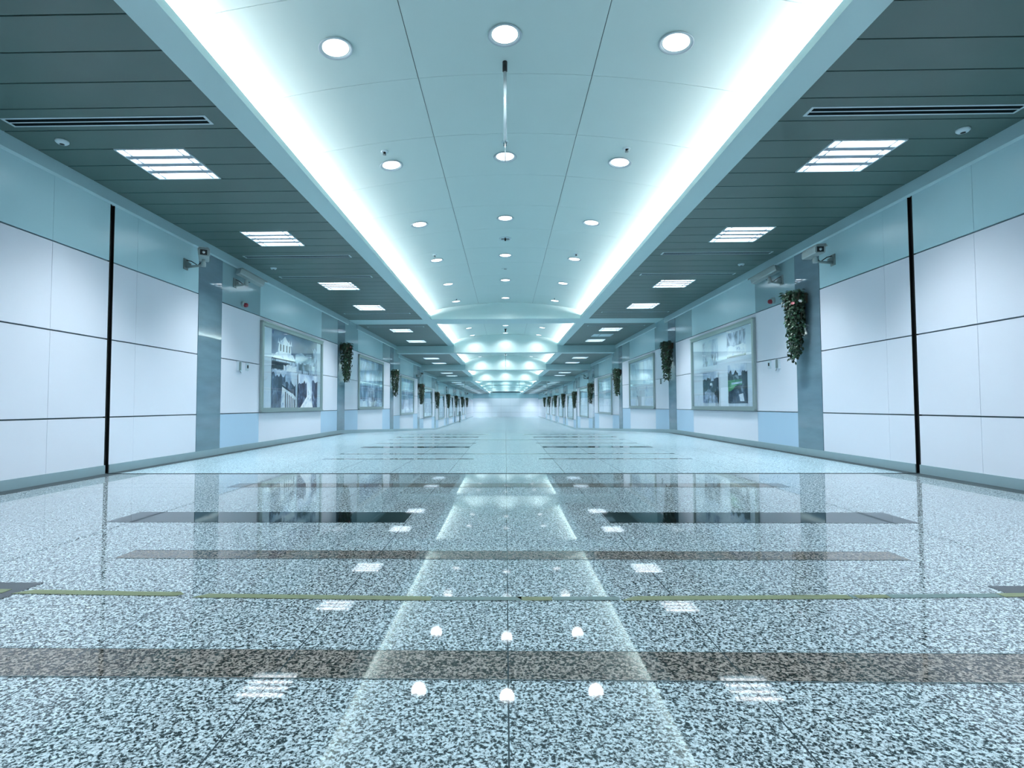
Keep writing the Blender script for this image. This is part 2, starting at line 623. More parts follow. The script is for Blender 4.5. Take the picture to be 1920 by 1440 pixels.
TX0, TX1 = 2.815, 3.465
TROFF = []      # y start, drop, lit
for y in (-5.04, -2.48, -.24, 1.68, 4.56, 6.80, 9.68, 11.92):
    TROFF.append((y, 0))
for y in (15.70, 18.42): TROFF.append((y, 0))
for y in (22.25, 24.85): TROFF.append((y, .265))
for y in (28.15, 30.80): TROFF.append((y, .53))
for y in (33.9, 36.4, 39.9, 42.4, 45.9, 48.4, 51.9, 54.4, 58.6, 62.0, 65.0, 66.6): TROFF.append((y, .79))
OFF_LIGHT = (17.06, 0)         # the dead fitting on the right in the second bay
TS = .634
mb = MB()
P = .32
for (a, b, d) in BAYS:
    z = CEIL - d
    for side in (-1, 1):
        mb.box(side * 2.17, side * (WX + .01), a, b, z + .12, z + .14, 'void')
        k = math.floor((a - 4.24) / P)
        while 4.24 + k * P < b:
            y0, y1 = max(a, 4.24 + k * P), min(b, 4.24 + (k + 1) * P)
            k += 1
            if y1 - y0 < .01: continue
            cuts = [c for c in (TROFF + ([OFF_LIGHT] if side > 0 else [])) if c[1] == d and c[0] < y1 - .02 and c[0] + TS > y0 + .02]
            g = .006 if y0 < 14 else .004
            spans = [(2.17, WX + .01)] if not cuts else [(2.17, TX0 + .004), (TX1 - .004, WX + .01)]
            for x0, x1 in spans:
                pr = [(y0 + g, y1 - g)]
                for (q0, q1) in pr:
                    mb.box(side * x0, side * x1, q0, q1, z, z + .014, 'strip')
            if cuts:       # pieces of strip before / behind the light
                c0, c1 = cuts[0][0] - .003, cuts[0][0] + TS + .003
                if y0 + g < c0 - .004: mb.box(side * TX0, side * TX1, y0 + g, c0, z, z + .014, 'strip')
                if y1 - g > c1 + .004: mb.box(side * TX0, side * TX1, c1, y1 - g, z, z + .014, 'strip')
tag(mb.build('ceiling'), kind='structure')

# vault sheets with open joints, a dark void above
mb = MB()
for (a, b, d) in BAYS:
    n = 24
    xs = [-VX, -.706, .706, VX]
    joints = []
    if d == 0 and a < 0:
        yy = 4.25
        while yy > a: yy -= .954
        while yy < b:
            joints.append(yy); yy += .954
    else:
        yy = a + .5
        while yy < b:
            joints.append(yy); yy += .954
    ys = [a] + [j for j in joints if a + .05 < j < b - .05] + [b]
    g = .0035
    for y0, y1 in zip(ys[:-1], ys[1:]):
        for x0, x1 in zip(xs[:-1], xs[1:]):
            m = 12
            gx0 = g * .8 if x0 > -VX else 0
            gx1 = g * .8 if x1 < VX else 0
            pts = [x0 + gx0 + (x1 - x0 - gx0 - gx1) * i / m for i in range(m + 1)]
            for i in range(m):
                p, q = pts[i], pts[i + 1]
                mb.hexa([(p, y0 + g * .6, vz(p, d)), (q, y0 + g * .6, vz(q, d)), (q, y1 - g * .6, vz(q, d)), (p, y1 - g * .6, vz(p, d)),
                         (p, y0 + g * .6, vz(p, d) + .006), (q, y0 + g * .6, vz(q, d) + .006), (q, y1 - g * .6, vz(q, d) + .006), (p, y1 - g * .6, vz(p, d) + .006)], 'vault')
    for i in range(12):
        p, q = -VX + 2 * VX * i / 12, -VX + 2 * VX * (i + 1) / 12
        mb.face([(p, a, vz(p, d) + .02), (q, a, vz(q, d) + .02), (q, b, vz(q, d) + .02), (p, b, vz(p, d) + .02)], 'groove')
    for s in (-1, 1):          # outer side of the cove
        mb.box(s * 2.44, s * 2.47, a, b, CEIL - d + .02, vz(2.44, d) + .03, 'beam')
        mb.box(s * 2.18, s * 2.47, a, b, CEIL - d + .0155, CEIL - d + .017, 'void')
tag(mb.build('ceiling_vault'), kind='structure')

# beams along the cove and across the corridor
for s in (-1, 1):
    mb = MB()
    for (a, b, d) in BAYS:
        z = CEIL - d - .008
        mb.prism([(s * 2.176, z), (s * 1.945, z), (s * 1.972, z + .098), (s * 1.988, z + .098), (s * 1.99, z + .036), (s * 2.46, z + .036), (s * 2.46, z + .027), (s * 2.176, z + .027)], a, b, 'beam')
    tag(mb.build('trim_%d' % n_trim), kind='structure'); n_trim += 1
for i, (y, t) in enumerate(BEAMS):
    z = CEIL - DROP[i + 1] - .008
    mb = MB()
    mb.box(-WX - .01, WX + .01, y, y + t, z, 3.62 - DROP[i], 'beam')
    zz = z + .012
    prof = [(-1.97, zz), (1.97, zz)] + [(x, vz(x, DROP[i]) + .002) for x in [1.97 - 3.94 * k / 20 for k in range(21)]]
    mb.prism(prof, y - .006, y + .001, 'lunette')
    tag(mb.build('trim_%d' % n_trim), kind='structure'); n_trim += 1

# ------------------------------------------------------------------ square ceiling lights
def lamp_area(name, w, power, spread):
    l = bpy.data.lights.new(name, 'AREA')
    l.shape = 'SQUARE'
    l.size = w
    l.energy = power
    l.color = LAMP
    l.spread = spread
    return l


troffer_lamp = lamp_area('fluorescent_glow', .56, W_TROFFER, math.radians(98))


def make_troffer(lit=True):
    t = thing('ceiling_light', 'x', 'ceiling light')
    h = TS / 2 - .004
    f = MB()           # thin rim and box above, open below
    for (x0, x1, y0, y1) in ((-h, h, -h, -h + .014), (-h, h, h - .014, h), (-h, -h + .014, -h + .014, h - .014), (h - .014, h, -h + .014, h - .014)):
        f.box(x0, x1, y0, y1, -.005, .07, 'white_metal')
    f.box(-h, h, -h, h, .070, .078, 'white_metal')
    f.build('frame', t)
    if lit:
        for k in range(4):
            yc = -h + .014 + (k + .5) * (2 * h - .028) / 4
            g = MB()
            g.box(-h + .02, h - .02, yc - .042, yc + .042, .010, .024, 'glowtube')
            g.build('light_tube', t)
        for k in range(3):
            yc = -h + .014 + (k + 1) * (2 * h - .028) / 4
            g = MB()
            g.prism([(0, 0), (1, 0), (1, 1), (0, 1)], 0, 1, 'reflector') if False else g.box(-h + .015, h - .015, yc - .031, yc + .031, -.002, .03, 'reflector')
            g.build('reflector_bar', t)
        for xs_ in (-h + .075, h - .075):
            g = MB()
            g.box(xs_ - .006, xs_ + .006, -h + .016, h - .016, -.002, .008, 'reflector')
            g.build('cross_bar', t)
        lo = bpy.data.objects.new('lamp', troffer_lamp)
        C.objects.link(lo)
        lo.parent = t
        lo.location = (0, 0, -.012)
    else:
        g = MB()
        g.box(-h + .015, h - .015, -h + .015, h - .015, .008, .02, 'white_metal')
        g.build('diffuser', t)
        g = MB()
        g.box(-.10, -.085, -h + .015, h - .015, -.001, .01, 'reflector')
        g.build('cross_bar', t)
    return t


ORD6 = ['nearest', 'second nearest', 'third nearest', 'fourth nearest', 'fifth nearest', 'farthest']
tp, tu = make_troffer(), [False]
ORD = ['nearest', 'second nearest', 'third nearest', 'fourth nearest']
BAYN = ['', 'between the first and second cross beams', 'between the second and third cross beams', 'between the third and fourth cross beams', 'beyond the fourth cross beam']


def bay_of(y):
    for i, (a, b, d) in enumerate(BAYS):
        if a <= y <= b: return min(i, 4)
    return 4


FB = ['first', 'second', 'third', 'fourth', 'fifth']
seen_far = {}


def fullbay(y, key=None):
    i = [j for j, (a, b, d) in enumerate(BAYS) if a <= y <= b][0] - 4
    q = seen_far.setdefault((key, i), [])
    if y not in q: q.append(y)
    return i, q.index(y)


cnt = {}
for y, d in TROFF:
    for side, sn in ((-1, 'left'), (1, 'right')):
        b = bay_of(y + .1)
        k = cnt.get((side, b), 0)
        cnt[(side, b)] = k + 1
        grp = None
        if y < 3:
            lab = 'square ceiling light on the %s behind the viewpoint, out of the photo' % sn
            grp = 'square ceiling lights behind the viewpoint on the %s' % sn
            cnt[(side, b)] = 0
            back = sum(1 for q in TROFF if y < q[0] < 3)
            lab = 'square ceiling light, %s out of frame behind the viewpoint on the %s' % (ORD6[back], sn)
            grp = 'square lights in the dark side ceilings'
        elif b == 0:
            lab = 'square louvred light, %s in the dark %s ceiling before the first cross beam' % (ORD[k], sn)
        elif b < 4:
            lab = '%s square light in the %s ceiling %s' % (('nearer', 'farther')[k], sn, BAYN[b])
        else:
            bi, kk = fullbay(y + .1)
            lab = '%s distant square light, %s ceiling, %s bay beyond the fourth cross beam' % (('nearer', 'farther', 'third', 'farthest')[kk], sn, FB[bi])
        if y >= 3: grp = 'square lights in the dark side ceilings'
        place(tp, tu, (side * (TX0 + TX1) / 2, y + TS / 2, CEIL - d), lab, grp)
o = make_troffer(False)
o.location = ((TX0 + TX1) / 2, OFF_LIGHT[0] + TS / 2, CEIL)
tag(o, 'unlit pale square light panel between two lit ones in the right ceiling', 'ceiling light')

# ------------------------------------------------------------------ round downlights
sp = bpy.data.lights.new('downlight_glow', 'SPOT')
sp.energy = W_DOWN
sp.spot_size = math.radians(147)
sp.spot_blend = .75
sp.shadow_soft_size = .10
sp.color = LAMP


def make_downlight():
    t = thing('downlight', 'x', 'downlight')
    r = MB()
    r.lathe([(.103, .012), (.103, .006), (.118, .0), (.125, -.006), (.122, -.009), (.112, -.009), (.103, -.002), (.100, .006)], 'ring', 32, cap=False)
    r.build('trim_ring', t, fix=True)
    l = MB()
    l.lathe([(.104, .006), (.094, .001), (.06, -.004), (.02, -.006), (.0005, -.0065)], 'lens', 32)
    l.build('lens', t)
    lo = bpy.data.objects.new('lamp', sp)
    C.objects.link(lo)
    lo.parent = t
    lo.location = (0, 0, -.035)
    return t


dp, du = make_downlight(), [False]
ROWS = []
for k in range(-5, 6):
    ROWS.append((3.79 + 1.9086 * k, 0))
ROWS += [(16.1, 0), (17.98, 0), (19.86, 0)]
ROWS += [(22.0, .265), (23.87, .265), (25.74, .265)]
ROWS += [(27.8, .53), (29.7, .53), (31.62, .53)]
for b0 in (32.42, 38.42, 44.42, 50.42):
    ROWS += [(b0 + 1.5, .79), (b0 + 3.35, .79), (b0 + 5.2, .79)]
ROWS += [(59, .79), (63.6, .79), (66.9, .79)]
POS = {-1: 'left', 0: 'centre', 1: 'right'}
ORD6 = ['nearest', 'second nearest', 'third nearest', 'fourth nearest', 'fifth nearest', 'farthest']
cnt = {}
for y, d in ROWS:
    for s in (-1, 0, 1):
        x = s * 1.237
        b = bay_of(y)
        k = cnt.get((s, b), 0)
        cnt[(s, b)] = k + 1
        grp = None
        if y < 3:
            lab = 'round downlight in the %s row behind the viewpoint, out of the photo' % POS[s]
            grp = 'downlights behind the viewpoint, %s row' % POS[s]
            cnt[(s, b)] = 0
            back = sum(1 for q in ROWS if y < q[0] < 3)
            lab = 'round downlight, %s out of frame behind the viewpoint, %s row' % (ORD6[back], POS[s])
            grp = 'round downlights in the curved ceiling'
        elif b == 0:
            lab = 'round downlight, %s of the %s row before the first cross beam' % (ORD6[k], POS[s])
        elif b < 4:
            lab = '%s round downlight of the %s row %s' % (('nearest', 'middle', 'farthest')[k], POS[s], BAYN[b])
        else:
            bi, kk = fullbay(y, 'down')
            lab = '%s tiny downlight, %s row, %s bay beyond the fourth cross beam' % (('nearest', 'middle', 'farthest')[kk], POS[s], FB[bi])
        if y >= 3: grp = 'round downlights in the curved ceiling'
        o = place(dp, du, (x, y, vz(x, d) - .002), lab, grp)
        o.rotation_euler = (0, math.atan(x / VR), 0)

# ------------------------------------------------------------------ cove tubes
for i, (a, b, d) in enumerate(BAYS):
    for s, sn in ((-1, 'left'), (1, 'right')):
        mb = MB()
        z = CEIL - d + .029
        mb.box(s * 2.08, s * 2.115, a + .04, b - .04, z + .016, z + .04, 'cove')
        mb.box(s * 2.07, s * 2.125, a + .03, b - .03, z, z + .016, 'white_metal')
        o = mb.build('cove_light')
        where = ('bay nearest the camera', 'second bay', 'third bay', 'fourth bay', 'fifth bay', 'sixth bay', 'seventh bay', 'eighth bay', 'ninth bay')[i]
        tag(o, 'white cove light strip, %s edge of the curved ceiling, %s' % (sn, where), 'light strip', 'cove light strips along the curved ceiling')

# ------------------------------------------------------------------ slot vents
def make_vent():
    t = thing('air_vent', 'x', 'air vent')
    L2, W2 = .815, .064
    f = MB()
    for y0, y1 in ((-W2, -W2 + .014), (-.006, .006), (W2 - .014, W2)):
        f.box(-L2, L2, y0, y1, -.004, .002, 'vent_rim')
    for x0, x1 in ((-L2, -L2 + .022), (L2 - .022, L2)):
        f.box(x0, x1, -W2 + .014, W2 - .014, -.004, .002, 'vent_rim')
    f.build('frame', t)
    for yc in (-.028, .028):
        g = MB()
        g.box(-L2 + .022, L2 - .022, yc - .0215, yc + .0215, -.0025, .001, 'slot_black')
        g.build('slot', t)
    return t


vp_, vu = make_vent(), [False]
VENTS = [(4.105, 0, 'long slot vent nearest the camera in the dark %s ceiling'), (7.98, 0, 'slot vent just past the second louvred light in the %s ceiling'),
         (9.27, 0, 'slot vent just before the third louvred light in the %s ceiling'), (13.02, 0, 'thin slot vent in the %s ceiling just before the first cross beam'),
         (15.25, 0, 'thin slot vent in the %s ceiling just past the first cross beam')]
for y, d, lab in VENTS:
    for s, sn in ((-1, 'left'), (1, 'right')):
        place(vp_, vu, (s * 3.155, y, CEIL - d), lab % sn)

# ------------------------------------------------------------------ sprinklers, detectors
def make_sprinkler():
    t = thing('sprinkler', 'x', 'sprinkler')
    p = MB()
    p.lathe([(.0005, .004), (.038, .003), (.036, -.008), (.018, -.012), (.016, -.004)], 'white_metal', 24)
    p.build('escutcheon', t)
    h = MB()
    h.lathe([(.010, -.004), (.010, -.022), (.006, -.026)], 'black', 12)
    h.lathe([(.0005, -.034), (.018, -.034), (.018, -.037), (.0005, -.037)], 'cam_grey', 16)
    h.tube([(-.012, 0, -.010), (-.014, 0, -.024), (-.006, 0, -.035)], .0025, 'cam_grey', 6)
    h.tube([(.012, 0, -.010), (.014, 0, -.024), (.006, 0, -.035)], .0025, 'cam_grey', 6)
    h.build('sprinkler_head', t)
    return t


kp, ku = make_sprinkler(), [False]
for x, y, lab in ((-1.24, 5.384, 'tiny sprinkler just in front of the second nearest left downlight'),
                  (1.24, 5.384, 'tiny sprinkler just in front of the second nearest right downlight'),
                  (0, 5.38, 'sprinkler beside the foot of the hanging rod, by the second nearest centre downlight'),
                  (-1.225, 9.19, 'tiny sprinkler just in front of the fourth nearest left downlight'),
                  (1.225, 9.19, 'tiny sprinkler just in front of the fourth nearest right downlight'),
                  (-1.20, 13.04, 'tiny sprinkler beside the farthest left downlight before the first cross beam'),
                  (1.20, 13.04, 'tiny sprinkler beside the farthest right downlight before the first cross beam')):
    place(kp, ku, (x, y, vz(x)), lab)


def make_detector():
    t = thing('smoke_detector', 'x', 'smoke detector')
    p = MB()
    p.lathe([(.0005, .004), (.05, .003), (.05, -.012), (.038, -.024), (.026, -.028)], 'white_metal', 24)
    p.build('detector_base', t)
    h = MB()
    h.lathe([(.018, -.026), (.018, -.031), (.0005, -.032)], 'black', 20)
    h.build('sensor', t)
    return t


mp_, mu = make_detector(), [False]
for s, sn in ((-1, 'left'), (1, 'right')):
    place(mp_, mu, (s * 3.78, 4.408, CEIL), 'small round detector nearest the camera in the dark %s ceiling near the wall' % sn)
    place(mp_, mu, (s * 3.80, 8.62, CEIL), 'small round detector between the two slot vents in the %s ceiling' % sn)

t = thing('ceiling_speaker', 'round grille with a dark cross in the curved ceiling between third and fourth centre downlights', 'ceiling grille', (0, 8.56, vz(0)))
p = MB(); p.lathe([(.080, .003), (.100, .0), (.100, -.008), (.082, -.010)], 'white_metal', 32, cap=False); p.build('rim', t)
p = MB(); p.lathe([(.0005, -.004), (.082, -.004)], 'white_metal', 32, cap=False)
p.box(-.065, .065, -.012, .012, -.009, -.003, 'black'); p.box(-.012, .012, -.065, .065, -.009, -.003, 'black')
p.build('grille', t)
p = MB(); p.lathe([(.012, -.006), (.012, -.03), (.004, -.04)], 'black', 12); p.build('sensor', t)
t = thing('ceiling_disc', 'faint flush disc in the curved ceiling past the fourth nearest centre downlight', 'ceiling disc', (0, 10.47, vz(0)))
p = MB(); p.lathe([(.0005, -.006), (.075, -.005), (.085, .002)], 'vault', 32); p.build('cover', t)
p = MB(); p.lathe([(.0005, -.010), (.03, -.010), (.034, -.004)], 'cam_grey', 24); p.build('centre_cap', t)


def rod(y, d, lab):
    t = thing('hanging_rod', lab, 'hanging rod', (0, y, vz(0, d)))
    p = MB(); p.lathe([(.019, .0), (.019, -.075), (.014, -.082)], 'black', 20); p.build('collar', t)
    p = MB(); p.tube([(0, 0, -.078), (0, 0, -.63)], .0135, 'chrome', 16); p.build('tube', t)
    p = MB(); p.tube([(0, 0, -.62), (0, 0, -.80)], .0035, 'chrome', 8); p.build('tip', t)


rod(4.10, 0, 'slim chrome rod with a black collar hanging from the curved ceiling nearest the camera')
t = thing('ceiling_stub', 'small dark stub on the curved ceiling between two centre downlights past the first cross beam', 'ceiling stub', (0, 18.75, vz(0)))
p = MB(); p.lathe([(.045, .0), (.045, -.02), (.026, -.03), (.024, -.11), (.0005, -.115)], 'black', 20); p.build('socket', t)
p = MB(); p.lathe([(.0005, .002), (.07, .002), (.07, -.006), (.05, -.008)], 'white_metal', 24); p.build('flange', t)
rod(24.9, .265, 'thin distant rod hanging between the second and third cross beams')

# ------------------------------------------------------------------ black guide channels in the walls
for s, sn in ((-1, 'left'), (1, 'right')):
    t = thing('shutter_guide', 'tall black vertical guide channel in the %s wall' % sn, 'guide channel', (s * WX, 5.5, 0))
    p = MB()
    a = s * .026
    p.box(s * .0215, a, -.027, .027, 0.001, CB + .0, 'black')
    p.build('channel_back', t)
    for y0, y1 in ((-.029, -.024), (.024, .029)):
        p = MB(); p.box(s * -.003, a, y0, y1, 0.001, CB, 'black'); p.build('channel_side', t)

# ------------------------------------------------------------------ posters in aluminium frames
def poster(side, k, kind, lab):
    y0 = PIL[k] + 1.83
    L_ = 3.0
    d = wall_drop(y0)
    zb, zt = .600 - d, 2.135 - d
    t = thing('framed_poster', lab, 'poster', (side * WX, y0, zb))
    H_ = zt - zb
    fw = .065
    X = lambda v: -side * v          # towards the corridor

    def bar(mb, ya, yb, za, zc, depth, mat='alu'):
        mb.box(0, X(depth), ya, yb, za, zc, mat)
    f = MB()
    for (ya, yb, za, zc) in ((0, L_, 0, fw), (0, L_, H_ - fw, H_), (0, fw, fw, H_ - fw), (L_ - fw, L_, fw, H_ - fw)):
        bar(f, ya, yb, za, zc, .045)
    for (ya, yb, za, zc) in ((.0, L_, -.012, .012), (.0, L_, H_ - .012, H_ + .012)):
        bar(f, ya, yb, za, zc, .058)
    f.build('frame', t)
    p = MB()
    bar(p, fw, L_ - fw, fw, H_ - fw, .008, 'paper')
    iw, ih = L_ - 2 * fw, H_ - 2 * fw
    lay = [0]

    def poly(pts, mat):              # u along the corridor away from the camera, v up
        lay[0] += 1
        x = X(.008 + .0006 * lay[0])
        p.face([(x, fw + u * iw, fw + v * ih) for u, v in pts], mat)

    def rect(u0, u1, v0, v1, mat):
        poly([(u0, v0), (u1, v0), (u1, v1), (u0, v1)], mat)
    rg = random.Random(k * 7 + (side > 0))

    def ridge(u0, u1, v0, vm, amp, mat, n=14):
        pts = [(u0, v0), (u1, v0)]
        for i in range(n + 1):
            u = u1 + (u0 - u1) * i / n
            pts.append((u, vm + rg.uniform(-amp, amp)))
        poly(pts, mat)
    if kind == 'tower':
        # prints with a white margin at both ends
        rect(.127, .915, .485, 1.0, 'sky_dark')
        ridge(.127, .915, .64, .68, .025, 'cloud')
        ridge(.50, .86, .64, .76, .03, 'cloud', 10)
        # church tower: base, belfry, gables, turrets and openings
        poly([(.14, .64), (.50, .64), (.46, .72), (.20, .72)], 'print_white')
        poly([(.215, .71), (.43, .71), (.415, .86), (.235, .86)], 'print_white')
        poly([(.25, .86), (.40, .86), (.36, .90), (.325, .95), (.285, .90)], 'print_white')
        for u in (.225, .26, .39, .425):
            poly([(u - .012, .84), (u + .012, .84), (u, .91)], 'print_white')
        for u in (.255, .30, .35, .395):
            rect(u - .010, u + .010, .74, .83, 'print_dark')
        ridge(.80, .915, .64, .86, .05, 'tree_pale', 6)
        rect(.127, .915, .485, .64, 'tree_pale')
        rect(.127, .50, .625, .64, 'print_dark')
        rect(.127, .40, .50, .60, 'print_dark')
        ridge(.30, .52, .49, .57, .02, 'print_white', 8)
        rect(.55, .74, .53, .62, 'tree')
        rect(.80, .86, .50, .62, 'print_white')
        # lower left: portico among trees
        rect(.127, .53, .0, .485, 'garden_sky')
        ridge(.127, .33, .0, .42, .04, 'tree', 8)
        ridge(.33, .50, .12, .33, .05, 'tree', 8)
        poly([(.26, .0), (.515, .0), (.515, .13), (.42, .22), (.28, .31)], 'print_white')
        poly([(.27, .31), (.44, .215), (.44, .19), (.27, .28)], 'print_dark')
        for i in range(6):
            rect(.325 + .03 * i, .338 + .03 * i, .0, .21 - .02 * i, 'print_dark')
        # lower right: avenue with a pale path
        rect(.54, .915, .0, .48, 'garden_sky')
        ridge(.54, .70, .0, .34, .06, 'tree', 7)
        ridge(.80, .915, .0, .40, .04, 'tree', 6)
        poly([(.58, .0), (.82, .0), (.79, .14), (.745, .30), (.70, .16)], 'print_white')
    elif kind == 'four':
        # two columns of prints on a white board, the near column on the right in the photo
        rect(.10, .375, .70, .96, 'tree_pale')
        ridge(.10, .375, .66, .78, .02, 'print_white', 8)
        rect(.10, .375, .635, .655, 'print_dark')
        rect(.52, .80, .58, .95, 'garden_sky')
        poly([(.74, .80), (.80, .78), (.80, .92), (.77, .94), (.74, .88)], 'tree_pale')
        rect(.52, .80, .58, .74, 'tree_pale')
        poly([(.60, .58), (.72, .58), (.69, .72), (.64, .72)], 'garden_sky')
    elif kind == 'mist':
        rect(0, 1, .50, 1, 'mist')
        rect(0, 1, 0, .50, 'mist_trees')
        poly([(0, .50), (1, .49), (1, .515), (0, .52)], 'cloud')
        ridge(.35, .62, 0, .42, .04, 'tree_pale', 8)
        ridge(.0, 1, 0, .12, .04, 'cloud', 12)
    elif kind == 'pale':
        rect(.08, .42, .56, .96, 'faint')
        rect(.58, .94, .60, .95, 'faint')
        rect(.08, .42, .48, .55, 'garden_sky')
        for i in range(9):
            u, v = rg.uniform(.62, .92), rg.uniform(.08, .36)
            poly([(u, v), (u + .05, v + .02), (u + .06, v + .09), (u + .02, v + .07)], 'tree_pale')
        for i in range(5):
            u, v = rg.uniform(.2, .36), rg.uniform(.16, .36)
            poly([(u, v), (u + .04, v + .02), (u + .05, v + .07), (u + .01, v + .06)], 'faint')
    if kind == 'four':
        def photo_print(u0, u1, v0, v1, green):
            du, dv = u1 - u0, v1 - v0
            rect(u0, u1, v0, v1, 'garden_dark')
            rect(u0, u1, v0 + dv * .70, v1, 'garden_sky')
            ridge(u0, u0 + du * .28, v0 + dv * .5, v0 + dv * .80, .015, 'print_dark', 5)
            ridge(u0 + du * .45, u1, v0 + dv * .55, v0 + dv * .80, .03, 'garden_dark', 9)
            if green:
                poly([(u0 + du * .25, v0 + dv * .42), (u1, v0 + dv * .30), (u1, v0 + dv * .60), (u0 + du * .25, v0 + dv * .60)], 'lawn')
                poly([(u0 + du * .25, v0 + dv * .50), (u0 + du * .8, v0 + dv * .48), (u0 + du * .8, v0 + dv * .53), (u0 + du * .25, v0 + dv * .55)], 'garden_sky')
                poly([(u0, v0), (u1, v0), (u1, v0 + dv * .18), (u0 + du * .6, v0 + dv * .44), (u0, v0 + dv * .5)], 'garden_dark')
                poly([(u0 + du * .15, v0 + dv * .05), (u0 + du * .35, v0 + dv * .05), (u0 + du * .42, v0 + dv * .22), (u0 + du * .2, v0 + dv * .25)], 'print_white')
            else:
                poly([(u0, v0), (u1, v0), (u1, v0 + dv * .3), (u0 + du * .6, v0 + dv * .46), (u0 + du * .1, v0 + dv * .2)], 'garden_path')
                rect(u0 + du * .38, u0 + du * .52, v0 + dv * .56, v0 + dv * .64, 'print_white')
        photo_print(.087, .364, .04, .54, True)
        photo_print(.52, .80, .05, .49, False)
        lay[0] += 1
    p.build('poster_print', t, fix=False)
    g = MB()
    g.box(X(.024), X(.027), fw, L_ - fw, fw, H_ - fw, 'glass')
    g.build('cover_glass', t)
    return t


def four_fix():
    pass


PN = ['nearest', 'second nearest', 'third nearest', 'fourth nearest']
for side, sn in ((-1, 'left'), (1, 'right')):
    for k in range(8):
        if side < 0:
            kind = 'tower' if k == 0 else 'mist'
            lab = ('large framed grey photo print of a white tower, clouds and trees, on the left wall' if k == 0 else
                   'framed print of misty purple-grey scenery, %s of its kind on the left wall' % PN[k - 1] if k < 4 else
                   'narrow distant framed print, %s from the camera on the left wall' % ['', '', '', '', 'fifth', 'sixth', 'seventh', 'eighth'][k])
        else:
            kind = 'four' if k == 0 else 'pale'
            lab = ('large framed white board with four photo prints, one with green lawn, on the right wall' if k == 0 else
                   'framed white print with faint grey pictures, %s of its kind on the right wall' % PN[k - 1] if k < 4 else
                   'narrow distant framed print, %s from the camera on the right wall' % ['', '', '', '', 'fifth', 'sixth', 'seventh', 'eighth'][k])
        o = poster(side, k, kind, lab)
        o['group'] = 'framed prints on the side walls'

# ------------------------------------------------------------------ hanging ivy with flowers
def leaf(mb, p, n, down, size, mat):
    n = n.normalized()
    u = down.normalized()
    w = n.cross(u).normalized()
    k = len(mb.v)
    tip = p + u * size + n * size * .25
    mid = p + u * size * .45 + n * size * .32
    a = p + u * size * .35 + w * size * .48 + n * size * .05
    b = p + u * size * .35 - w * size * .48 + n * size * .05
    a2 = p + u * size * .75 + w * size * .26 + n * size * .12
    b2 = p + u * size * .75 - w * size * .26 + n * size * .12
    mb.v += [tuple(v) for v in (p, a, a2, tip, b2, b, mid)]
    for q in ((0, 1, 6), (1, 2, 6), (2, 3, 6), (3, 4, 6), (4, 5, 6), (5, 0, 6)):
        mb.f.append([k + i for i in q]); mb.m.append(mb.mi(mat)); mb.sm.append(False)


